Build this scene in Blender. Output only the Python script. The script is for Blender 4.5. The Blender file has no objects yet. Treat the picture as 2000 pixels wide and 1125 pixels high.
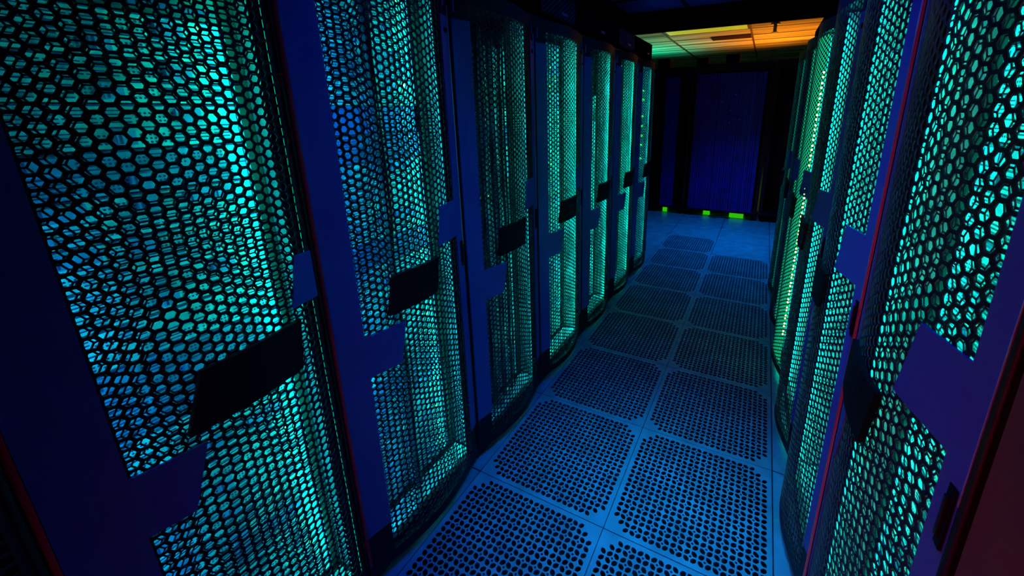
import bpy, bmesh, math, random
from mathutils import Vector, Matrix
random.seed(7)
sc = bpy.context.scene
COL = sc.collection
PI = math.pi

# ------------------------------------------------------------------ camera
cam_d = bpy.data.cameras.new('camera')
cam = bpy.data.objects.new('camera', cam_d)
COL.objects.link(cam)
cam.location = (0.3983, -1.197, 1.6003)
cam.rotation_euler = (1.3022, 0.0100, 0.4706)
cam_d.sensor_width = 36
cam_d.lens = 797.93 / 2000 * 36
cam_d.shift_x = -0.0783 / 2
cam_d.shift_y = -0.1246 / 2
cam_d.clip_start = 0.02
sc.camera = cam

# ------------------------------------------------------------------ colour management, world
sc.view_settings.view_transform = 'Standard'
sc.view_settings.look = 'None'
sc.view_settings.gamma = 1
sc.view_settings.exposure = 0.0
w = bpy.data.worlds.new('world')
sc.world = w
w.use_nodes = True
w.node_tree.nodes['Background'].inputs[0].default_value = (0.0, 0.004, 0.1, 1)
w.node_tree.nodes['Background'].inputs[1].default_value = 0.02
sc.cycles.max_bounces = 6
sc.cycles.sample_clamp_indirect = 4


# ------------------------------------------------------------------ room lamps and added fill lights
def lamp(name, kind, loc, energy, color, size=None, aim=None, size_y=None, spread=None, spot=None):
    d = bpy.data.lights.new(name, kind)
    d.energy = energy
    d.color = color
    if kind == 'AREA':
        d.size = size
        if size_y:
            d.shape = 'RECTANGLE'
            d.size_y = size_y
        if spread:
            d.spread = spread
    elif size is not None:
        d.shadow_soft_size = size
    if spot:
        d.spot_size = spot
        d.spot_blend = 0.6
    o = bpy.data.objects.new(name, d)
    COL.objects.link(o)
    o.location = loc
    if aim is not None:
        v = Vector(aim) - Vector(loc)
        o.rotation_euler = v.to_track_quat('-Z', 'Y').to_euler()
    return o


# blue fill lights added above the aisle, no fixtures built
lamp('aisle_fill_front', 'AREA', (0.0, -0.2, 2.40), 4.2, (0.0, 0.03, 1.0), 0.3, (0.12, -0.15, 0), 0.9, spread=1.5)
lamp('aisle_fill_middle', 'AREA', (0.25, 0.1, 2.40), 3.0, (0.0, 0.42, 0.85), 0.3, (0.22, 0.1, 0), 0.5, spread=0.75)
lamp('aisle_fill_soft', 'AREA', (0.0, 1.0, 2.40), 0.5, (0.0, 0.0, 1.0), 0.6, (0.0, 1.0, 0), 3.0)
lamp('aisle_fill_far', 'AREA', (0.2, 4.0, 2.3), 12, (0.0, 0.25, 1.0), 0.4, (0.2, 4.1, 0), 0.4, spread=1.7)
lamp('roof_fill', 'POINT', (0.1, 1.6, 2.12), 0.9, (0.0, 0.02, 1.0), 0.1)  # unseen point light added to brighten the roof panels
# red lamp beside and below the camera
lamp('red_lamp', 'AREA', (-0.38, -1.95, 0.60), 4.0, (1.0, 0.0, 0.05), 0.2, (0.68, -0.75, 0.75), spread=2.0)
# back room: orange and green uplights behind the end cabinets
lamp('orange_uplight', 'SPOT', (0.5, 7.4, 1.75), 130, (1.0, 0.27, 0.01), 0.2, (0.3, 7.2, 2.8), spot=2.35)
lamp('green_uplight', 'SPOT', (-1.9, 7.8, 1.75), 80, (0.0, 0.75, 0.36), 0.2, (-1.9, 7.6, 2.8), spot=2.35)


# ------------------------------------------------------------------ materials
def mat(name, base, rough=0.5, metal=0.0, emis=None, estr=0.0, noise=0.0, nscale=8.0, coat=0.0, bump=0.0, spec=0.5, base2=None, nthr=None):
    m = bpy.data.materials.new(name)
    m.use_nodes = True
    nt = m.node_tree
    b = nt.nodes['Principled BSDF']
    b.inputs['Base Color'].default_value = (*base, 1)
    b.inputs['Roughness'].default_value = rough
    b.inputs['Metallic'].default_value = metal
    b.inputs['Specular IOR Level'].default_value = spec
    if coat:
        b.inputs['Coat Weight'].default_value = coat
        b.inputs['Coat Roughness'].default_value = 0.15
    if emis:
        b.inputs['Emission Color'].default_value = (*emis, 1)
        b.inputs['Emission Strength'].default_value = estr
    if noise or bump or base2:
        tc = nt.nodes.new('ShaderNodeTexCoord')
        n = nt.nodes.new('ShaderNodeTexNoise')
        n.inputs['Scale'].default_value = nscale
        n.inputs['Detail'].default_value = 5
        nt.links.new(tc.outputs['Object'], n.inputs['Vector'])
        if noise or base2:
            r = nt.nodes.new('ShaderNodeValToRGB')
            b2 = base2 or tuple(c * (1 - noise) for c in base)
            lo, hi = nthr or (0.35, 0.65)
            r.color_ramp.elements[0].position = lo
            r.color_ramp.elements[1].position = hi
            r.color_ramp.elements[0].color = (*b2, 1)
            r.color_ramp.elements[1].color = (*base, 1)
            nt.links.new(n.outputs['Fac'], r.inputs['Fac'])
            nt.links.new(r.outputs['Color'], b.inputs['Base Color'])
        if bump:
            bp = nt.nodes.new('ShaderNodeBump')
            bp.inputs['Strength'].default_value = bump
            bp.inputs['Distance'].default_value = 0.002
            nt.links.new(n.outputs['Fac'], bp.inputs['Height'])
            nt.links.new(bp.outputs['Normal'], b.inputs['Normal'])
    return m


M = {}
M['black'] = mat('black_steel', (0.006, 0.006, 0.010), 0.5, noise=0.3, nscale=20, spec=0.25)
M['mesh'] = mat('mesh_steel', (0.006, 0.005, 0.020), 0.5, spec=0.25, noise=0.2, nscale=30)
M['hole'] = mat('perforation_edge', (0.05, 0.08, 0.12), 0.4, spec=0.5, noise=0.2, nscale=30)
M['panel'] = mat('blue_panel', (0.05, 0.085, 0.50), 0.42, noise=0.12, nscale=3, spec=0.5)
M['plate'] = mat('badge_black', (0.004, 0.003, 0.010), 0.6, noise=0.2, spec=0.1)
M['trim'] = mat('red_glint_trim', (0.75, 0.01, 0.05), 0.3, coat=0.3, noise=0.1)  # red light reflection put into the trim colour
M['chrome'] = mat('bright_edge', (0.6, 0.8, 0.9), 0.3, metal=0.6, noise=0.1)
M['bezel'] = mat('server_bezel', (0.80, 0.84, 0.98), 0.5, noise=0.55, nscale=11)
M['bay'] = mat('drive_bay', (0.15, 0.25, 0.60), 0.5, noise=0.15, nscale=60)  # server bays carry dim blue light in their base colour
M['vent'] = mat('vent_dark', (0.01, 0.03, 0.20), 0.7, noise=0.2)  # deep blue instead of black, dim light put into the colour
M['cable'] = mat('cable_dark', (0.02, 0.03, 0.06), 0.5, noise=0.2)
M['cable_blue'] = mat('cable_blue', (0.05, 0.15, 0.5), 0.5, noise=0.2)
M['teal'] = mat('teal_light', (0.0, 0.1, 0.1), 0.5, emis=(0.0, 0.80, 0.50), estr=75, noise=0.01)
M['teal_soft'] = mat('teal_light_soft', (0.0, 0.1, 0.1), 0.5, emis=(0.0, 0.70, 0.50), estr=40, noise=0.01)
M['blue_fill'] = mat('blue_fill', (0.0, 0.05, 0.1), 0.5, emis=(0.0, 0.36, 0.62), estr=45, noise=0.01)
M['led_green'] = mat('led_green', (0.0, 0.2, 0.0), 0.5, emis=(0.10, 1.0, 0.12), estr=12, noise=0.01)
M['led_amber'] = mat('led_amber', (0.2, 0.2, 0.0), 0.5, emis=(0.55, 0.95, 0.20), estr=6, noise=0.01)
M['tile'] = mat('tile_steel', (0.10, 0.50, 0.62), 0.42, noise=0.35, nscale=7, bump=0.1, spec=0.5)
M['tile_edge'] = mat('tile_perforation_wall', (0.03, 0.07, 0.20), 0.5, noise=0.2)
M['floor'] = mat('floor_laminate', (0.14, 0.50, 0.62), 0.35, noise=0.3, nscale=9)
M['joint'] = mat('floor_joint', (0.01, 0.02, 0.03), 0.7, noise=0.2)
M['slab'] = mat('subfloor_slab', (0.008, 0.006, 0.014), 0.9, noise=0.3)
M['wall'] = mat('wall_paint', (0.05, 0.06, 0.09), 0.8, noise=0.2)
M['roof'] = mat('roof_panel', (0.04, 0.06, 0.55), 0.6, noise=0.3, nscale=1.5)
M['liner'] = mat('pale_bounce_side', (0.60, 0.66, 0.76), 0.6, noise=0.5, nscale=9)
M['matte'] = mat('matte_black', (0.004, 0.004, 0.007), 1.0, noise=0.2, spec=0.0)
M['grid'] = mat('ceiling_grid', (0.10, 0.04, 0.03), 0.6, noise=0.2)
M['fixture'] = mat('lamp_diffuser', (0.5, 0.4, 0.1), 0.5, emis=(0.42, 0.42, 0.02), estr=0.85, base2=(0.1, 0.4, 0.1))
M['green_glow'] = mat('green_glow', (0.02, 0.2, 0.0), 0.5, emis=(0.03, 0.55, 0.0), estr=0.9, noise=0.01)
M['rear_door'] = mat('rear_cabinet_door', (0.02, 0.006, 0.45), 0.55, noise=0.35, nscale=5)
M['door_closed'] = mat('closed_door', (0.16, 0.006, 0.008), 0.7, noise=0.3, nscale=3)  # red light on the dark door put into its base colour
M['amber_box'] = mat('tray_black', (0.004, 0.004, 0.006), 0.8, noise=0.2, spec=0.1)

# each server front takes its own shade from pale grey to blue; the blue stands for dim light
nt = M['bezel'].node_tree
oi = nt.nodes.new('ShaderNodeObjectInfo'); rr = nt.nodes.new('ShaderNodeValToRGB')
rr.color_ramp.interpolation = 'CONSTANT'
rr.color_ramp.elements[0].position = 0.0; rr.color_ramp.elements[0].color = (0.10, 0.16, 0.62, 1)
rr.color_ramp.elements[1].position = 0.13; rr.color_ramp.elements[1].color = (0.92, 0.92, 0.95, 1)
e_ = rr.color_ramp.elements.new(0.05); e_.color = (0.30, 0.45, 0.75, 1)
mx = nt.nodes.new('ShaderNodeMix'); mx.data_type = 'RGBA'; mx.blend_type = 'MULTIPLY'; mx.inputs[0].default_value = 1
src = nt.nodes['Principled BSDF'].inputs['Base Color'].links[0].from_socket
nt.links.new(oi.outputs['Random'], rr.inputs['Fac'])
nt.links.new(src, mx.inputs[6]); nt.links.new(rr.outputs['Color'], mx.inputs[7])
nt.links.new(mx.outputs[2], nt.nodes['Principled BSDF'].inputs['Base Color'])

# ceiling tile: pale mineral board with long streaks
m = bpy.data.materials.new('ceiling_board')
m.use_nodes = True
nt = m.node_tree
b = nt.nodes['Principled BSDF']
tc = nt.nodes.new('ShaderNodeTexCoord'); mp = nt.nodes.new('ShaderNodeMapping')
mp.inputs['Scale'].default_value = (0.25, 3.2, 1)
n = nt.nodes.new('ShaderNodeTexNoise'); n.inputs['Scale'].default_value = 2.4; n.inputs['Detail'].default_value = 6
r = nt.nodes.new('ShaderNodeValToRGB')
r.color_ramp.elements[0].position = 0.34; r.color_ramp.elements[0].color = (0.22, 0.20, 0.18, 1)
r.color_ramp.elements[1].position = 0.62; r.color_ramp.elements[1].color = (0.72, 0.72, 0.66, 1)
nt.links.new(tc.outputs['Object'], mp.inputs['Vector']); nt.links.new(mp.outputs[0], n.inputs['Vector'])
nt.links.new(n.outputs['Fac'], r.inputs['Fac']); nt.links.new(r.outputs[0], b.inputs['Base Color'])
b.inputs['Roughness'].default_value = 0.9
M['ceil'] = m


# ------------------------------------------------------------------ mesh helpers
class MB:
    def __init__(s):
        s.v = []; s.f = []; s.mi = []

    def face(s, pts, mi=0):
        k = len(s.v)
        s.v += [tuple(p) for p in pts]
        s.f.append(tuple(range(k, k + len(pts)))); s.mi.append(mi)

    def grid(s, V, F, mi=0):
        k = len(s.v)
        s.v += [tuple(p) for p in V]
        for f in F:
            s.f.append(tuple(i + k for i in f)); s.mi.append(mi)

    def box(s, x0, y0, z0, x1, y1, z1, mi=0, bev=0.0):
        if bev:
            bm = bmesh.new()
            bmesh.ops.create_cube(bm, size=1)
            for v in bm.verts:
                v.co = Vector(((x0 + x1) / 2 + v.co.x * (x1 - x0), (y0 + y1) / 2 + v.co.y * (y1 - y0), (z0 + z1) / 2 + v.co.z * (z1 - z0)))
            bmesh.ops.bevel(bm, geom=bm.edges[:], offset=bev, segments=2, affect='EDGES', profile=0.6)
            bm.verts.index_update()
            s.grid([v.co[:] for v in bm.verts], [[v.index for v in f.verts] for f in bm.faces], mi)
            bm.free()
            return s
        V = [(x, y, z) for x in (x0, x1) for y in (y0, y1) for z in (z0, z1)]
        s.grid(V, [(0, 1, 3, 2), (4, 6, 7, 5), (0, 4, 5, 1), (2, 3, 7, 6), (0, 2, 6, 4), (1, 5, 7, 3)], mi)
        return s

    def tube(s, pts, r, n=8, mi=0, cap=True):
        pts = [Vector(p) for p in pts]
        rings = []
        for i, p in enumerate(pts):
            t = (pts[min(i + 1, len(pts) - 1)] - pts[max(i - 1, 0)]).normalized()
            a = t.cross(Vector((0.3, 0.9, 0.2)) if abs(t.z) > 0.5 else Vector((0, 0, 1))).normalized()
            c = t.cross(a)
            rr = r[i] if isinstance(r, (list, tuple)) else r
            rings.append([p + (a * math.cos(2 * PI * k / n) + c * math.sin(2 * PI * k / n)) * rr for k in range(n)])
        V = [q for ring in rings for q in ring]
        F = []
        for i in range(len(rings) - 1):
            for k in range(n):
                F.append((i * n + k, i * n + (k + 1) % n, (i + 1) * n + (k + 1) % n, (i + 1) * n + k))
        if cap:
            F.append(tuple(range(n))); F.append(tuple((len(rings) - 1) * n + k for k in range(n)))
        s.grid(V, F, mi)
        return s

    def mesh(s, name, mats, smooth=False):
        me = bpy.data.meshes.new(name)
        me.from_pydata(s.v, [], s.f)
        for m_ in (mats if isinstance(mats, (list, tuple)) else [mats]):
            me.materials.append(m_)
        me.polygons.foreach_set('material_index', s.mi)
        if smooth:
            me.polygons.foreach_set('use_smooth', [True] * len(me.polygons))
        me.update()
        return me


def fixn(me):
    bm = bmesh.new(); bm.from_mesh(me)
    bmesh.ops.remove_doubles(bm, verts=bm.verts[:], dist=1e-6)
    bmesh.ops.recalc_face_normals(bm, faces=bm.faces[:])
    bm.to_mesh(me); bm.free()
    return me


def ob(name, me, parent=None, loc=None, rot=None):
    o = bpy.data.objects.new(name, me)
    COL.objects.link(o)
    if parent:
        o.parent = parent
    if loc:
        o.location = loc
    if rot:
        o.rotation_euler = rot
    return o


def tag(o, label, cat, group=None, kind=None):
    o['label'] = label
    o['category'] = cat
    if group:
        o['group'] = group
    if kind:
        o['kind'] = kind
    return o


def struct(name, mb, mats, loc=None):
    o = ob(name, fixn(mb.mesh(name, mats)), loc=loc)
    o['kind'] = 'structure'
    return o


# ------------------------------------------------------------------ layout
B0, P = -1.1764, 0.6103          # first cabinet boundary and cabinet pitch along the aisle
XL, XR, KR, BR, PR = -0.6425, 0.678, -0.018, -1.208, 0.618          # cabinet front planes
T = 0.6                          # floor tile


BW = [P]                        # width of the door being built


def bulge(u):
    t = min(max(u / BW[0], 0), 1)
    return 0.052 * math.sin(PI * t) ** 1.25


# ------------------------------------------------------------------ setting
X0, X1, Y0, Y1, ZC = -4.0, 3.6, -4.2, 12.6, 2.8
fl = MB()
YA, YB, YC = -1.8, 4.2, 3.6      # perforated strip start, left end, right end


def slab_tiles(x0, x1, y0, y1):
    """solid raised-floor field with real 3 mm joints between 0.6 m tiles"""
    i0 = math.floor(x0 / T + 1e-6); i1 = math.ceil(x1 / T - 1e-6)
    j0 = math.floor(y0 / T + 1e-6); j1 = math.ceil(y1 / T - 1e-6)
    for i in range(i0, i1):
        for j in range(j0, j1):
            a, bq = max(x0, i * T), min(x1, i * T + T)
            c, d = max(y0, j * T), min(y1, j * T + T)
            g = 0.0035
            fl.box(a + g, c + g, -0.03, bq - g, d - g, 0.0, 0)


slab_tiles(X0, -T, Y0, Y1)
slab_tiles(T, X1, Y0, Y1)
slab_tiles(-T, T, Y0, YA)
slab_tiles(-T, 0, YB, Y1)
slab_tiles(0, T, YC, Y1)
struct('floor', fl, M['floor'])
struct('trim_1', MB().box(X0, Y0, -0.34, X1, Y1, -0.30), M['slab'])
struct('wall_left', MB().box(X0 - 0.1, Y0, -0.3, X0, Y1, ZC), M['wall'])
struct('wall_right', MB().box(X1, Y0, -0.3, X1 + 0.1, Y1, ZC), M['wall'])
struct('wall_back', MB().box(X0, Y1, -0.3, X1, Y1 + 0.1, ZC), M['wall'])
struct('wall_front', MB().box(X0, Y0 - 0.1, -0.3, X1, Y0, ZC), M['wall'])
struct('ceiling', MB().box(X0, Y0, ZC, X1, Y1, ZC + 0.1), M['ceil'])
gb = MB()
for x in [-3.69, -2.47, -1.25, 0.03, 1.25, 2.47]:
    gb.box(x - 0.013, Y0, ZC - 0.012, x + 0.013, Y1, ZC + 0.01)
y = 3.2
while y < Y1:
    gb.box(X0, y - 0.006, ZC - 0.006, X1, y + 0.006, ZC + 0.01)
    y += 0.61
struct('trim_2', gb, M['grid'])
# aisle roof: blue panels in a black frame, side headers and the cross header at the end
RZ = 2.47
rf = MB()
for j in range(8):
    ya = -1.9 + j * 0.61
    for (xa, xb) in ((-0.95, -0.33), (-0.31, 0.33), (0.35, 0.95)):
        rf.box(xa, ya + 0.012, RZ, xb, min(ya + 0.598, 2.93), RZ + 0.02)
struct('trim_3', rf, M['roof'])
rb = MB()
for j in range(9):
    ya = -1.9 + j * 0.61
    rb.box(-0.95, ya - 0.012, RZ - 0.012, 0.95, ya + 0.012, RZ + 0.01)
for x in (-0.32, 0.34):
    rb.box(x - 0.012, -1.9, RZ - 0.016, x + 0.012, 2.93, RZ + 0.01)
rb.box(-1.0, -1.95, RZ + 0.02, 1.0, 2.95, RZ + 0.04)
struct('trim_4', rb, M['black'])
struct('trim_5', MB().box(-0.98, 2.86, 2.30, 0.98, 2.96, 2.47), M['matte'])
struct('trim_6', MB().box(-0.80, -1.9, 2.075, -0.67, 3.06, 2.215).box(-0.98, -1.9, 2.215, -0.86, 2.96, 2.50), M['matte'])
struct('trim_7', MB().box(0.675, -1.9, 2.075, 0.80, 3.06, 2.215).box(0.86, -1.9, 2.215, 0.98, 2.96, 2.50), M['matte'])


# ------------------------------------------------------------------ perforated floor tile
def make_tile_mesh():
    mb = MB()
    a = 0.0257; N = 22; half = 0.2985; edge = N * a / 2; z = 0.0; th = -0.004
    oa, obb, hd = 0.505 * a, 0.345 * a, 0.20 * a
    K = 12

    def solid(i, j):
        ci = min(i, N - 1 - i); cj = min(j, N - 1 - j)
        return ci + cj < 2
    for i in range(N):
        for j in range(N):
            cx = -edge + (i + 0.5) * a; cy = -edge + (j + 0.5) * a
            h = a / 2
            if solid(i, j):
                mb.face([(cx - h, cy - h, z), (cx + h, cy - h, z), (cx + h, cy + h, z), (cx - h, cy + h, z)])
                continue
            out = []
            for (sx, sy) in ((1, 1), (-1, 1), (-1, -1), (1, -1)):
                ii, jj = i + (sx > 0), j + (sy > 0)      # node index
                inside = 0 < ii < N and 0 < jj < N and not any(solid(ii - p, jj - q) for p in (0, 1) for q in (0, 1))
                hole = (ii + jj) % 2 == 1 and ii % 2 == 0 and inside
                X, Y = cx + sx * h, cy + sy * h
                if hole:
                    p1 = (X, Y - sy * hd); p2 = (X - sx * hd, Y)
                    if sx * sy < 0:
                        p1, p2 = p2, p1
                    out += [p1, p2]
                    q1, q2 = p1, p2
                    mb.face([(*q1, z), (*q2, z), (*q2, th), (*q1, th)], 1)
                else:
                    out.append((X, Y))
                nxt = {(1, 1): (0, 1), (-1, 1): (-1, 0), (-1, -1): (0, -1), (1, -1): (1, 0)}[(sx, sy)]
                out.append((cx + nxt[0] * h, cy + nxt[1] * h))
            ang = PI / 4 if (i + j) % 2 == 0 else -PI / 4
            inn = []
            for p in out:
                t = math.atan2(p[1] - cy, p[0] - cx)
                tt = t - ang
                rr = oa * obb / math.sqrt((obb * math.cos(tt)) ** 2 + (oa * math.sin(tt)) ** 2)
                inn.append((cx + rr * math.cos(t), cy + rr * math.sin(t)))
            L = len(out)
            for k in range(L):
                k2 = (k + 1) % L
                mb.face([(*out[k], z), (*out[k2], z), (*inn[k2], z), (*inn[k], z)])
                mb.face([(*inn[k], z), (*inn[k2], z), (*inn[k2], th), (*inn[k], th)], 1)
    # border frame and down-turned rim
    for (x0, y0, x1, y1) in ((-half, -half, half, -edge), (-half, edge, half, half), (-half, -edge, -edge, edge), (edge, -edge, half, edge)):
        mb.face([(x0, y0, z), (x1, y0, z), (x1, y1, z), (x0, y1, z)])
    for (x0, y0, x1, y1) in ((-half, -half, half, -half), (half, -half, half, half), (half, half, -half, half), (-half, half, -half, -half)):
        mb.face([(x0, y0, z), (x1, y1, z), (x1, y1, -0.03), (x0, y0, -0.03)])
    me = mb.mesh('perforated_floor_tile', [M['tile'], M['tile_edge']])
    return fixn(me)


tile_me = make_tile_mesh()
for side, xc, n1 in (('left', -T / 2, 7), ('right', T / 2, 6)):
    for k in range(-3, n1):
        o = ob('perforated_floor_tile', tile_me, loc=(xc, (k + 0.5) * T, 0))
        tag(o, 'perforated metal floor tile with oval holes, in the %s column of the aisle floor' % side, 'floor tile',
            'perforated tiles in the %s column of the aisle' % side)

# ------------------------------------------------------------------ cabinet door meshes (local: +x faces the aisle, y = 0..P, z up)
UM0, UM1, ZM0, ZM1 = 0.090, 0.556, 0.085, 1.995
PZ = 0.0238
CU = 0.02115


def hexcell(mb, cy, cz, R, Ri, surf, depth, mi_face=0, mi_wall=1):
    o, i_, b_ = [], [], []
    for k in range(6):
        t = k * PI / 3
        y_, z_ = cy + R * math.cos(t), cz + R * math.sin(t)
        o.append((surf(y_), y_, z_))
        y_, z_ = cy + Ri * math.cos(t), cz + Ri * math.sin(t)
        i_.append((surf(y_), y_, z_)); b_.append((surf(y_) - depth, y_, z_))
    F = []
    V = o + i_ + b_
    for k in range(6):
        k2 = (k + 1) % 6
        F.append((k, k2, 6 + k2, 6 + k))
    mb.grid(V, F, mi_face)
    mb.grid(V, [(6 + k, 6 + (k + 1) % 6, 12 + (k + 1) % 6, 12 + k) for k in range(6)], mi_wall)


def hexfield(mb, u0, u1, z0, z1, surf, web, depth, zoff=0.0):
    R = CU / 1.5
    ncol = int((u1 - u0) / CU)
    um = (u0 + u1) / 2
    sz = PZ / (math.sqrt(3) * R)
    ymin = um - (ncol - 1) / 2 * CU
    nrow = int((z1 - z0) / PZ)
    for c in range(ncol):
        cy = ymin + c * CU
        for rr in range(nrow - (c % 2)):
            cz = z0 + (rr + 0.5 + 0.5 * (c % 2)) * PZ + zoff
            o, i_, b_ = [], [], []
            for k in range(6):
                t = k * PI / 3
                y_, z_ = cy + R * math.cos(t), cz + R * math.sin(t) * sz
                o.append((surf(y_), y_, z_))
                y_, z_ = cy + R * web * math.cos(t), cz + R * web * math.sin(t) * sz
                i_.append((surf(y_), y_, z_)); b_.append((surf(y_) - depth, y_, z_))
            V = o + i_ + b_
            mb.grid(V, [(k, (k + 1) % 6, 6 + (k + 1) % 6, 6 + k) for k in range(6)], 0)
            mb.grid(V, [(6 + k, 6 + (k + 1) % 6, 12 + (k + 1) % 6, 12 + k) for k in range(6)], 1)
    return ymin - R, ymin + (ncol - 1) * CU + R, z0, z0 + nrow * PZ


def curved_strip(mb, u0, u1, z0, z1, off=0.0, n=8, th=0.0, mi=0, uf0=None, uf1=None):
    """patch following the bowed surface; uf0/uf1(z) give slanted side edges"""
    zs = [z0, z1]
    V, F = [], []
    rows = 2
    for zi, z in enumerate(zs):
        a = uf0[zi] if uf0 else u0
        bb = uf1[zi] if uf1 else u1
        for k in range(n + 1):
            u = a + (bb - a) * k / n
            V.append((bulge(u) + off, u, z))
    for k in range(n):
        F.append((k, k + 1, n + 1 + k + 1, n + 1 + k))
    m0 = len(V)
    if th:
        V += [(x - th, y, z) for (x, y, z) in V[:m0]]
        for k in range(n):
            F.append((m0 + k, m0 + n + 1 + k, m0 + n + 1 + k + 1, m0 + k + 1))
            F.append((k, m0 + k, m0 + k + 1, k + 1))
            F.append((n + 1 + k, n + 1 + k + 1, m0 + n + 1 + k + 1, m0 + n + 1 + k))
        F.append((0, n + 1, m0 + n + 1, m0)); F.append((n, m0 + n, m0 + 2 * n + 1, 2 * n + 1))
    mb.grid(V, F, mi)


ZD0, ZD1 = 0.045, 2.035
PB, PT = 0.22, 1.925
D = 0.95


def bead(u0, sgn, w_, mt):
    """rounded vertical edge trim"""
    mb = MB()
    n = 8
    V, F = [], []
    for z in (0.10, 1.99):
        for k in range(n + 1):
            t = PI / 2 * k / n
            V.append((0.0065 * math.sin(t) + 0.0005, u0 + sgn * w_ * (1 - math.cos(t)), z))
    for k in range(n):
        F.append((k, k + 1, n + 2 + k, n + 1 + k))
    V += [(-0.016, u0, 0.10), (-0.016, u0, 1.99)]
    F.append((0, n + 1, 2 * n + 3, 2 * n + 2))
    mb.grid(V, F)
    return fixn(mb.mesh('edge_trim', mt, True))


def build_set(W, um0, um1, tl, tr, bg, right_panel=True):
    """all meshes of one cabinet front of width W; tl/tr/bg: slanted tab and badge limits"""
    BW[0] = W
    S = {'W': W}
    d = MB()
    a0, a1, c0, c1 = hexfield(d, um0, um1, ZM0, ZM1, bulge, 0.725, 0.0018)
    G = 0.003
    curved_strip(d, G, a0 + CU / 3, ZD0, ZD1, 0.0006, 5, 0.004)
    curved_strip(d, a1 - CU / 3, W - G, ZD0, ZD1, 0.0006, 5, 0.004)
    curved_strip(d, a0, a1, ZD0, c0 + 0.002, 0.0006, 20, 0.02)
    curved_strip(d, a0, a1, c1 - 0.012, ZD1, 0.0006, 20, 0.02)
    S['door'] = fixn(d.mesh('door_skin', [M['mesh'], M['hole']]))
    d = MB()
    hexfield(d, um0 - 0.02, min(um1 + 0.02, W - 0.020), ZM0 - 0.01, ZM1, lambda u: -0.012, 0.865, 0.0012, 0.007)
    bd = MB()
    for (ua, ub) in ((0.02, um0 + 0.008), (min(um1 - 0.012, W - 0.045), W - 0.019)):
        d.box(-0.014, ua, 0.08, -0.0115, ub, 2.0)  # solid borders added to hide the fill tubes from view
        bd.box(-0.014, ua, 0.08, -0.0115, ub, 2.0)
    S['border'] = fixn(bd.mesh('tube_shield_mesh', [M['mesh']]))
    S['liner'] = fixn(d.mesh('door_liner', [M['mesh'], M['hole']]))
    d = MB()
    curved_strip(d, 0.012, um0 + 0.004, PB, PT, 0.0045, 5, 0.004)
    curved_strip(d, um0, tl[1], tl[2], tl[3], 0.0046, 6, 0.004, uf0=(um0 - 0.002,) * 2, uf1=(tl[0], tl[1]))
    S['pl'] = fixn(d.mesh('left_panel', M['panel']))
    d = MB()
    if right_panel:
        curved_strip(d, um1, W - 0.010, PB, PT, 0.0045, 4, 0.004)
    curved_strip(d, tr[0], um1, tr[2], tr[3], 0.0046, 6, 0.004, uf0=(tr[0], tr[1]), uf1=(um1 + 0.004,) * 2)
    S['pr'] = fixn(d.mesh('right_panel', M['panel']))
    d = MB()
    curved_strip(d, bg[0], bg[2], bg[4], bg[5], 0.016, 8, 0.012, uf0=(bg[0], bg[1]), uf1=(bg[2], bg[3]))
    S['badge'] = fixn(d.mesh('badge', M['plate']))
    us = W - 0.025
    d = MB()
    d.box(bulge(us) + 0.003, us - 0.009, 1.005, bulge(us) + 0.0075, us + 0.009, 1.108, bev=0.001)
    S['slot'] = fixn(d.mesh('latch', M['plate']))
    d = MB()
    d.box(bulge(us) + 0.0065, us - 0.004, 1.022, bulge(us) + 0.0125, us + 0.0035, 1.092, bev=0.002)
    S['lever'] = fixn(d.mesh('latch_lever', M['mesh']))
    d = MB()
    d.tube([(bulge(W - 0.03) + 0.003, W - 0.030, 1.878), (bulge(W - 0.03) + 0.0065, W - 0.030, 1.878)], 0.0095, 16)
    S['lock'] = fixn(d.mesh('lock', M['plate']))
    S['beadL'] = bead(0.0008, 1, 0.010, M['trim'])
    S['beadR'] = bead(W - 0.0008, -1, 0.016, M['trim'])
    S['beadLd'] = bead(0.0008, 1, 0.006, M['black'])
    S['beadRd'] = bead(W - 0.0008, -1, 0.010, M['black'])
    d = MB()
    d.box(bulge(W - 0.01) + 0.001, W - 0.0118, 1.09, bulge(W - 0.01) + 0.0065, W - 0.0095, 1.96)  # light leaking between doors, built as a bright strip
    S['edge'] = fixn(d.mesh('bright_edge', M['chrome']))
    d = MB()
    d.box(0.002, 0.018, 1.945, 0.011, 0.026, 1.99, bev=0.001)
    S['hinge'] = fixn(d.mesh('hinge', M['panel']))
    d = MB()
    d.box(-D, 0.004, 0.05, -0.012, 0.018, 2.05)
    d.box(-D, W - 0.018, 0.05, -0.012, W - 0.004, 2.05)
    d.box(-D, 0.018, 0.05, -D + 0.02, W - 0.018, 2.05)
    d.box(-D, 0.018, 2.03, -0.012, W - 0.018, 2.05)
    d.box(-D, 0.018, 0.05, -0.012, W - 0.018, 0.08)
    for u in (0.018, W - 0.056):
        d.box(-0.14, u, 0.08, -0.12, u + 0.038, 2.03)
    S['shell'] = fixn(d.mesh('shell', M['black']))
    S['tray'] = MB().box(-0.11, 0.03, 0.0805, -0.03, W - 0.03, 0.086).mesh('base_tray', M['bezel'])
    S['side'] = MB().box(-0.118, 0, 0.09, -0.018, 0.002, 2.02).mesh('bounce_side', M['liner'])  # pale side reflector added to brighten the view through the mesh
    S['plinth'] = fixn(MB().box(-D + 0.02, 0.006, 0.0, -0.012, W - 0.006, 0.05, bev=0.004).mesh('plinth', M['black']))
    return S


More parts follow.
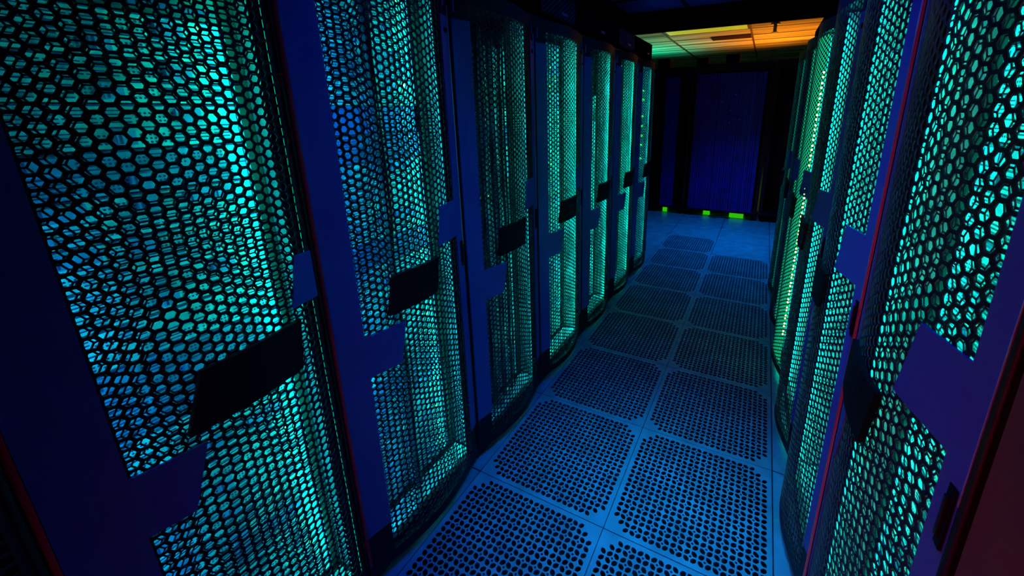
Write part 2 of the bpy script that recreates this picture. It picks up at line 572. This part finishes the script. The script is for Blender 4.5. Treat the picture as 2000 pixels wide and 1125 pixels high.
SET = build_set(P, UM0, UM1, (0.203, 0.233, 0.80, 0.94), (0.425, 0.452, 1.14, 1.28), (0.172, 0.200, 0.378, 0.402, 0.985, 1.11))
W0 = 0.562
SET0 = build_set(W0, 0.112, 0.545, (0.19, 0.235, 0.785, 0.93), (0.470, 0.500, 1.125, 1.255), (0.207, 0.250, 0.460, 0.480, 0.965, 1.095), right_panel=False)
BW[0] = P
# perforated fan cover sitting on top of some cabinets
d = MB()
for c in range(20):
    for rr in range(5):
        cy = 0.11 + c * 0.0205; cz = 2.085 + (rr + 0.5 * (c % 2)) * 0.0238
        hexcell(d, cy, cz, 0.0137, 0.0095, lambda u: -0.006, 0.004)
fan_me = fixn(d.mesh('top_vent', [M['vent'], M['matte']]))
# small plate on the header
d = MB().box(-0.0095, 0.33, 2.105, -0.004, 0.40, 2.118, bev=0.001)
tagplate_me = fixn(d.mesh('name_plate', M['panel']))


# vertical fill tubes added inside the cabinet to light the servers
def tube_me(name, mat_, u, x, r=0.006, z0=0.10, z1=1.98):
    mb = MB(); mb.tube([(x, u, z0), (x, u, z1)], r, 8)
    return mb.mesh(name, mat_)


# ------------------------------------------------------------------ servers: 2U, 0.0889 high
def server_mesh(seed):
    rnd = random.Random(seed)
    mb = MB()
    H = 0.0845; W = 0.44
    mb.box(-0.55, 0.0, 0.0, 0.0, W, H, 0)
    f = 0.0004
    # two rows: slotted strip, dotted strip
    for base in (0.003, 0.046):
        mb.box(f, 0.0, base + 0.036, 0.0012, W, base + 0.0395, 2)
        x = 0.012
        while x < W - 0.03:
            wseg = rnd.choice((0.035, 0.05, 0.07))
            if x + wseg > W - 0.008:
                break
            kind = rnd.random()
            if kind < 0.45:
                n = int(wseg / 0.0075)
                for i in range(n):
                    for j in range(3):
                        cy = x + 0.004 + i * 0.0075; cz = base + 0.007 + j * 0.0078
                        mb.face([(0.0008, cy + 0.0026 * math.cos(q * PI / 3), cz + 0.0026 * math.sin(q * PI / 3)) for q in range(6)], 2)
            elif kind < 0.83:
                for j in range(4):
                    mb.box(f, x, base + 0.004 + j * 0.0075, 0.0012, x + wseg - 0.004, base + 0.0068 + j * 0.0075, 2)
            elif kind < 0.95:
                mb.box(f, x, base + 0.003, 0.006, x + wseg - 0.005, base + 0.032, 1)
                mb.box(0.006, x + 0.004, base + 0.006, 0.0065, x + 0.008, base + 0.029, 2)
            x += wseg
    return mb


serv_me = []
for s_ in range(5):
    me = server_mesh(s_).mesh('server', [M['bezel'], M['bay'], M['vent']])
    serv_me.append(me)
d = MB()
d.box(-0.004, 0, 0.002, 0.003, 0.008, 0.083)
ear_me = d.mesh('rack_ear', M['bay'])


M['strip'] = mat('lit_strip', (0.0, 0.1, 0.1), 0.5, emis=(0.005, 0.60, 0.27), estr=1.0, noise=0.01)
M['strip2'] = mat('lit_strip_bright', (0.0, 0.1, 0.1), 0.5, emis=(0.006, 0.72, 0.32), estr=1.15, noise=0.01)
M['led_star'] = mat('led_star', (0.0, 0.2, 0.0), 0.5, emis=(0.02, 1.0, 0.12), estr=6, noise=0.01)


def led_mesh(mats, r=0.0026):
    bm = bmesh.new()
    bmesh.ops.create_icosphere(bm, subdivisions=1, radius=r)
    me = bpy.data.meshes.new('led'); bm.to_mesh(me); bm.free()
    me.materials.append(mats)
    return me


led_g = led_mesh(M['led_green'])
led_a = led_mesh(M['led_amber'], 0.0034)
led_g5 = led_mesh(M['led_green'], 0.005)
led_A = led_mesh(M['led_amber'], 0.0055)
led_G = led_mesh(M['led_star'], 0.011)

# switch unit: dark, with rows of ports
d = MB()
d.box(-0.4, 0, 0, 0, 0.44, 0.0845, 0)
for i in range(24):
    for j in range(2):
        y_ = 0.02 + i * 0.0168
        d.box(0.0002, y_, 0.012 + j * 0.034, 0.002, y_ + 0.012, 0.024 + j * 0.034, 1)
switch_me = fixn(d.mesh('switch', [M['cable'], M['vent']]))


d = MB().box(-0.02, 0, 0, 0, 0.44, 0.086, bev=0.002)
blank_me = fixn(d.mesh('blank', [M['panel']]))  # stands for a blue-lit unit, its light put into the colour

# ------------------------------------------------------------------ cabinets


def cabinet(side, idx, label, name='server_cabinet', mesh_door=True, red=False):
    r_ = bpy.data.objects.new(name, None)
    COL.objects.link(r_)
    r_.empty_display_size = 0.1
    S = SET0 if side == 'L' and idx <= 0 else SET
    W = S['W']
    if side == 'L':
        yb = B0 + P * idx if idx > 0 else B0 + P - W0 * (1 - idx)
        r_.location = (XL, yb, 0)
    else:
        yr = BR + PR * idx + P
        r_.location = (XR + KR * yr, yr, 0)
        r_.rotation_euler = (0, 0, PI - KR)
    r_['w'] = W
    tag(r_, label, 'server cabinet', 'server cabinets along the two sides of the aisle')
    ob('cabinet_shell', S['shell'], r_)
    ob('plinth', S['plinth'], r_)
    ob('base_tray', S['tray'], r_)
    for u_ in (0.0185, W - 0.0205):
        ob('bounce_side', S['side'], r_, loc=(0, u_, 0))
    if mesh_door:
        dr = ob('door', S['door'], r_)
        dr['label'] = 'bowed black door with honeycomb perforation'
        if side == 'L' or idx <= 2:
            ob('inner_mesh', S['liner'], dr)
        else:
            ob('tube_shield', S['border'], dr)
        for me in (S['pl'], S['pr']):
            q = ob('side_panel', me, dr); q['label'] = 'smooth blue side panel with a stepped tab'
        q = ob('badge_plate', S['badge'], dr); q['label'] = 'slanted black plate'
        if W == P:
            ob('latch_slot', S['slot'], dr); ob('latch_lever', S['lever'], dr)
            ob('lock', S['lock'], dr)
            q = ob('light_leak_strip', S['edge'], dr); q['label'] = 'thin bright strip standing in for light leaking between the doors'
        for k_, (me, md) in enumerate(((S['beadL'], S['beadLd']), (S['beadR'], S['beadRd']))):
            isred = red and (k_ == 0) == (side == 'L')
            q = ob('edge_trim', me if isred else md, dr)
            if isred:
                q['label'] = 'rounded edge trim with a red reflection put into its colour'
        ob('hinge', S['hinge'], dr)
        ob('hinge', S['hinge'], dr, loc=(0.0, W - 0.055, 0.01))
    return r_


def world(root, p):
    return Matrix.Translation(root.location) @ root.rotation_euler.to_matrix().to_4x4() @ Vector(p)


def fill(root, side, plan, tagtext, group):
    """plan: string of 21 characters bottom to top: s server, w switch, - empty"""
    rnd = random.Random(hash(tagtext) % 1000 if False else len(tagtext) * 7 + int(root.location.y * 100))
    z = 0.115
    for ch in plan:
        if ch == 's':
            k = rnd.randrange(5)
            t = ob('rack_server', serv_me[k], None)
            t.location = world(root, (-0.115, (root['w'] - 0.44) / 2, z)); t.rotation_euler = root.rotation_euler
            tag(t, 'pale rack server with slotted front ' + tagtext, 'server', group)
            if root.get('near'):
                ob('rack_ear', ear_me, t, loc=(0, -0.008, 0)); ob('rack_ear', ear_me, t, loc=(0, 0.44, 0))
                q = ob('led', led_a if rnd.random() < 0.15 else led_g, t, loc=(0.003, 0.40, 0.07))
            elif root.get('leds'):
                q = ob('led', led_a, t, loc=(0.055, root['leds'], 0.07))
        elif ch == 'w':
            t = ob('network_switch', switch_me, None)
            t.location = world(root, (-0.115, (root['w'] - 0.44) / 2, z)); t.rotation_euler = root.rotation_euler
            tag(t, 'dark network switch with green lights ' + tagtext, 'network switch', group.replace('servers', 'switches'))
            for i in range(7):
                ob('led', led_g, t, loc=(0.004, rnd.uniform(0.02, 0.42), rnd.choice((0.03, 0.064))))
        elif ch == 'b':
            t = ob('blank_panel', blank_me, None)
            t.location = world(root, (-0.115, (root['w'] - 0.44) / 2, z)); t.rotation_euler = root.rotation_euler
            tag(t, 'blanking panel with blue light put into its colour ' + tagtext, 'panel', group.replace('servers', 'blanking panels'))
        z += 0.0889


TM = {}


def tubes(root, specs):
    """thin fill tubes added out of sight, tucked behind the door's side borders; r scales their strength"""
    base = {'teal': ((0.0, 0.76, 0.44), 76), 'teal_soft': ((0.0, 0.70, 0.46), 58), 'blue_fill': ((0.0, 0.40, 0.60), 70)}
    for (mt, u, x, r, *zz) in specs:
        if u > 0.5:
            u = root['w'] - 0.0245
        else:
            u = 0.0245 if u < 0.1 else u
        key = (mt, r)
        if key not in TM:
            c, st = base[mt]
            TM[key] = mat('tube_' + mt, (0.0, 0.1, 0.1), 0.5, emis=c, estr=st * r / 0.0045, noise=0.01)
        me = tube_me('fill_tube', TM[key], u, -0.0195, 0.0045, *zz)
        ob('fill_tube', me, root)


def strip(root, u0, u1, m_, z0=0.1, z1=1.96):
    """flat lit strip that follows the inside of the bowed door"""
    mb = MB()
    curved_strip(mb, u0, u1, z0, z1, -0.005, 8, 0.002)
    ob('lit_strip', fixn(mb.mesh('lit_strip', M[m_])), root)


def cables(root, spots, r=0.007):
    for (u, n) in spots:
        mb = MB()
        for k in range(n):
            rnd = random.Random(int(u * 1000) + k)
            pts = []
            uu = u + rnd.uniform(-0.02, 0.02); xx = -0.065 + rnd.uniform(-0.012, 0.012)
            for i in range(12):
                pts.append((xx + rnd.uniform(-0.005, 0.005), uu + rnd.uniform(-0.006, 0.006), 0.12 + i * 0.165))
            mb.tube(pts, r * rnd.uniform(0.7, 1.2), 6)
        ob('cable_bundle', fixn(mb.mesh('cable_bundle', M['cable'], True)), root)


FULL = 's' * 21
left_info = {
    -1: ('server cabinet with mesh door at the very left edge, only a sliver in view', FULL),
    0: ('nearest large server cabinet on the left, honeycomb door filling the left of the view', 'sssssssssssssssssssws'),
    1: ('second server cabinet on the left, right of the long red edge line, bright honeycomb door', 'ssssssssssssssssbssss'),
    2: ('third server cabinet on the left, dark door with vertical cables and rows of green lights', 'sssssssssssswsssswss-'),
    3: ('fourth server cabinet on the left, evenly bright teal honeycomb door', 'sssssssssssssssssswss'),
    4: ('fifth server cabinet on the left, teal door with dark upper part', 'ssssssssssssssssws---'),
    5: ('sixth server cabinet on the left, with a bright vertical light line at its far edge', 'sssssssssssssssbsssss'),
    6: ('last server cabinet on the left row, with a column of glaring green lights', FULL),
}
SPECS_L = {
    -1: [('teal', 0.030, -0.022, 0.009), ('teal', 0.584, -0.022, 0.010)],
    0: [('blue_fill', 0.030, -0.022, 0.0048, 0.1, 1.42), ('teal', 0.584, -0.022, 0.006)],
    1: [('blue_fill', 0.030, -0.022, 0.009), ('teal', 0.584, -0.022, 0.009)],
    2: [('blue_fill', 0.030, -0.022, 0.004), ('teal_soft', 0.584, -0.022, 0.006)],
    3: [('teal', 0.030, -0.022, 0.009), ('teal', 0.584, -0.022, 0.011)],
    4: [('teal_soft', 0.030, -0.022, 0.009), ('teal', 0.584, -0.022, 0.011)],
    5: [('teal', 0.030, -0.022, 0.012), ('teal', 0.584, -0.022, 0.009)],
    6: [('blue_fill', 0.030, -0.022, 0.006), ('teal_soft', 0.584, -0.022, 0.006)],
}
for idx, (lab, plan) in left_info.items():
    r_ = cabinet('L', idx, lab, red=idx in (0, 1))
    if idx in (0, 1, 2):
        r_['near'] = 1
    ordn = {-1: 'the cabinet at the far left edge', 0: 'the nearest large left cabinet', 1: 'the second left cabinet', 2: 'the third left cabinet, the dark one',
            3: 'the fourth left cabinet', 4: 'the fifth left cabinet', 5: 'the sixth left cabinet', 6: 'the last left cabinet'}[idx]
    fill(r_, 'L', plan, 'inside ' + ordn, 'servers inside ' + ordn)
    tubes(r_, SPECS_L[idx])
    if idx == 2:
        cables(r_, [(0.16, 5), (0.24, 5), (0.34, 5), (0.42, 3)])
    if idx == 2:
        for z_ in (0.42, 0.50, 0.66, 0.74, 0.88, 0.97, 1.05, 1.22, 1.31, 1.40, 1.49, 1.58, 1.67):
            ob('status_light', led_g5, r_, loc=(-0.075, 0.43, z_))
    if idx == 3:
        for z_ in (0.8, 1.12, 1.2, 1.3, 1.38, 1.62, 1.72, 1.84):
            ob('status_light', led_g5, r_, loc=(-0.075, 0.33, z_))
    if idx in (4, 1):
        cables(r_, [(0.30, 3)])
    if idx in (1, 3, 5):
        ob('top_vent', fan_me, r_)
    if idx in (3, 4, 5, 6):
        ob('name_plate', tagplate_me, r_)
    if idx == 5:
        strip(r_, 0.515, 0.540, 'strip')
    if idx == 6:
        for z_ in (1.78, 1.70, 1.55, 1.46, 1.37, 1.28, 1.15):
            ob('status_light', led_G, r_, loc=(-0.02, 0.30, z_))

right_info = {
    1: ('nearest mesh-door server cabinet on the right, its dark badge close to the camera', FULL),
    2: ('second server cabinet on the right, bright teal honeycomb door beside the red strip', FULL),
    3: ('third server cabinet on the right, dimmer mesh door with a thin bright vertical line', FULL),
    4: ('fourth server cabinet on the right, with a glaring chain of yellow-green lights', FULL),
    5: ('fifth server cabinet on the right, dim narrow mesh door', FULL),
    6: ('last server cabinet on the right row, with a solid bright teal line', FULL),
}
SPECS_R = {
    1: [('teal', 0.030, -0.022, 0.008), ('teal_soft', 0.584, -0.022, 0.003)],
    2: [('teal', 0.030, -0.022, 0.013), ('teal', 0.584, -0.022, 0.010)],
    3: [('teal_soft', 0.584, -0.022, 0.006), ('teal_soft', 0.030, -0.022, 0.007)],
    4: [('teal', 0.584, -0.022, 0.012), ('teal', 0.030, -0.022, 0.012)],
    5: [('blue_fill', 0.584, -0.022, 0.005)],
    6: [('teal', 0.584, -0.022, 0.008)],
}
for idx, (lab, plan) in right_info.items():
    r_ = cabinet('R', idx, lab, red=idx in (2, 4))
    if idx in (1, 2):
        r_['near'] = 1
    ordn = {1: 'the nearest right cabinet', 2: 'the second right cabinet, beside the red strip', 3: 'the third right cabinet', 4: 'the fourth right cabinet with the light chain',
            5: 'the fifth right cabinet', 6: 'the last right cabinet'}[idx]
    fill(r_, 'R', plan, 'inside ' + ordn, 'servers inside ' + ordn)
    tubes(r_, SPECS_R[idx])
    if idx == 4:
        strip(r_, 0.28, 0.50, 'strip2')
    if idx in (5, 6):
        strip(r_, 0.47, 0.535, 'strip')
    if idx == 4:
        z_ = 0.30
        k = 0
        while z_ < 1.80:
            if not 1.20 < z_ < 1.30:
                ob('status_light', led_A, r_, loc=(bulge(0.50) + 0.001, 0.503 if k % 2 else 0.497, z_))
            z_ += 0.030 if k % 2 else 0.022
            k += 1
    if idx in (3, 5):
        ob('name_plate', tagplate_me, r_)

# closed cabinet right beside the camera (solid dark door)
r_ = cabinet('R', 0, 'dark closed cabinet at the lower right corner, glowing dull red', mesh_door=False)
d = MB()
curved_strip(d, 0.003, P - 0.003, 0.045, 2.035, 0.0, 24, 0.01)
q = ob('door', fixn(d.mesh('solid_door', M['door_closed'], False)), r_)
q['label'] = 'plain solid dark door'

# ------------------------------------------------------------------ end cabinets across the aisle
YE = 5.36


def end_cabinet(x0, x1, ztop, label, lit, depth=0.8):
    r_ = bpy.data.objects.new('network_cabinet', None); COL.objects.link(r_)
    r_.location = (x0, YE, 0)
    tag(r_, label, 'network cabinet', 'cabinets standing across the end of the aisle')
    W = x1 - x0
    mb = MB()
    zb = 0.10
    t = 0.045
    mb.box(0, 0.0, zb, t, depth, ztop)
    mb.box(W - t, 0.0, zb, W, depth, ztop)
    mb.box(t, 0.0, ztop - 0.10, W - t, depth, ztop)
    mb.box(t, 0.0, zb, W - t, depth, zb + 0.04)
    mb.box(t, depth - 0.03, zb + 0.04, W - t, depth, ztop - 0.10)
    ob('cabinet_frame', fixn(mb.mesh('cabinet_frame', M['black'])), r_)
    if lit:
        la, lb = lit
        mb = MB()
        rnd = random.Random(int(x0 * 100))
        x = la
        while x < lb - 0.01:
            ww = rnd.uniform(0.012, 0.03)
            mb.box(x, -0.006 - rnd.uniform(0, 0.006), zb + 0.03, min(x + ww, lb), 0.012, ztop - 0.13)
            x += ww + rnd.uniform(0.003, 0.010)
        z = zb + 0.05
        while z < ztop - 0.16:
            mb.box(la, -0.015, z, lb, -0.012, z + 0.004)
            z += 0.03
        q = ob('ribbed_door', fixn(mb.mesh('ribbed_door', M['rear_door'])), r_)
        q['label'] = 'dark blue ribbed mesh door'
        if lb - la > 0.5:
            for i in range(12):
                px, pz = rnd.uniform(la + 0.05, lb - 0.25), rnd.uniform(1.4, 1.9)
                m2 = MB().box(-0.003, -0.003, -0.006, 0.003, 0.003, 0.006)
                ob('indicator', m2.mesh('indicator', M['chrome']), r_, loc=(px, -0.020, pz))
    for (cx, cy) in ((0.06, 0.06), (W - 0.06, 0.06), (0.06, depth - 0.06), (W - 0.06, depth - 0.06)):
        mb = MB()
        mb.tube([(cx - 0.012, cy, 0.034), (cx + 0.012, cy, 0.034)], 0.034, 14)
        mb.box(cx - 0.02, cy - 0.022, 0.06, cx + 0.02, cy + 0.022, zb)
        ob('caster', fixn(mb.mesh('caster', M['plate'])), r_)
    return r_


end_cabinet(-1.36, -0.61, 2.205, 'black cabinet across the aisle end, left of the wide blue ribbed one', (0.36, 0.56))
end_cabinet(-0.585, 0.42, 2.23, 'wide dark blue ribbed cabinet standing across the end of the aisle', (0.03, 0.93))
end_cabinet(0.445, 1.25, 2.235, 'black cabinet across the aisle end, right of the wide blue ribbed one', None)
end_cabinet(-2.2, -1.38, 2.205, 'black cabinet at the aisle end, farthest left and mostly hidden', None)
# boxes on top of the end cabinets, seen against the lit ceiling
for (xa, xb, zb, h, what) in ((-1.17, -0.98, 2.205, 0.145, 'small black box on top of the left end cabinet'),
                              (-0.60, -0.44, 2.23, 0.105, 'black box on top of the wide end cabinet, at its left corner'),
                              (-0.21, -0.03, 2.23, 0.125, 'black box on top of the wide end cabinet, near its middle')):
    q = ob('cable_box', fixn(MB().box(xa, YE + 0.05, zb, xb, YE + 0.35, zb + h, bev=0.02).mesh('cable_box', M['amber_box'])))
    tag(q, what, 'box')
# glow boxes added for the green light and power adapter under the end cabinets
for (x, w_, y, h, lab) in ((0.145, 0.20, YE + 0.12, 0.075, 'glowing box added for bright green light under the right half of the wide end cabinet'),
                           (-0.29, 0.10, YE + 0.15, 0.075, 'small glowing box added for green light under the left half of the wide end cabinet'),
                           (-0.93, 0.07, YE + 0.10, 0.070, 'small glowing box added for green light under the left end cabinet')):
    mb = MB().box(x - w_ / 2, y, 0.004, x + w_ / 2, y + 0.02, h, bev=0.003)
    q = ob('glow_box', fixn(mb.mesh('glow_box', M['green_glow'])))
    tag(q, lab, 'light')
mb = MB()
mb.tube([(-0.24, YE + 0.02, 0.02), (-0.15, YE - 0.02, 0.012), (-0.05, YE + 0.03, 0.03), (0.02, YE + 0.01, 0.012), (0.06, YE + 0.06, 0.012)], 0.009, 8)
q = ob('power_cable', fixn(mb.mesh('power_cable', M['cable'], True)))
tag(q, 'dark cable lying on the floor under the wide end cabinet', 'cable')
q = ob('power_adapter', fixn(MB().box(-0.47, YE - 0.12, 0, -0.36, YE - 0.05, 0.022, bev=0.005).mesh('power_adapter', M['bay'])))
tag(q, 'small power adapter on the floor before the left foot of the wide end cabinet', 'adapter')

# ------------------------------------------------------------------ things on the lit ceiling
fx = bpy.data.objects.new('ceiling_light', None); COL.objects.link(fx); fx.location = (-0.585, 5.86, ZC - 0.02)
tag(fx, 'long yellow-green light panel in the orange-lit ceiling, just past the cross beam', 'ceiling light')
ob('diffuser', fixn(MB().box(-0.58, -0.29, 0, 0.58, 0.29, 0.006).mesh('diffuser', M['fixture'])), fx)
ob('light_frame', fixn(MB().box(-0.6, -0.305, -0.004, 0.6, -0.29, 0.018).box(-0.6, 0.29, -0.004, 0.6, 0.305, 0.018).box(-0.6, -0.29, -0.004, -0.58, 0.29, 0.018).box(0.58, -0.29, -0.004, 0.6, 0.29, 0.018).mesh('light_frame', M['grid'])), fx)
vt = MB()
vt.box(-0.61, 6.75, ZC - 0.016, 0.02, 7.10, ZC - 0.008)
for i in range(8):
    vt.box(-0.6, 6.77 + i * 0.04, ZC - 0.022, 0.01, 6.785 + i * 0.04, ZC - 0.016)
q = ob('air_vent', fixn(vt.mesh('air_vent', M['grid'])))
tag(q, 'dark slatted air vent in the orange-lit ceiling', 'vent')
for (x, y, lab) in ((0.36, 6.01, 'sprinkler head on the orange ceiling, the nearer one'), (0.34, 9.13, 'sprinkler head on the orange ceiling, the farther one')):
    s_ = bpy.data.objects.new('sprinkler', None); COL.objects.link(s_); s_.location = (x, y, ZC)
    tag(s_, lab, 'sprinkler')
    ob('base_ring', fixn(MB().tube([(0, 0, 0), (0, 0, -0.02)], 0.06, 16).mesh('base_ring', M['bay'])), s_)
    ob('sprinkler_pipe', fixn(MB().tube([(0, 0, -0.02), (0, 0, -0.12)], 0.024, 10).mesh('sprinkler_pipe', M['bay'])), s_)
    ob('deflector', fixn(MB().tube([(0, 0, -0.12), (0, 0, -0.126)], 0.045, 12).mesh('deflector', M['grid'])), s_)
print('DENOISE', sc.cycles.use_denoising, len(sc.objects))
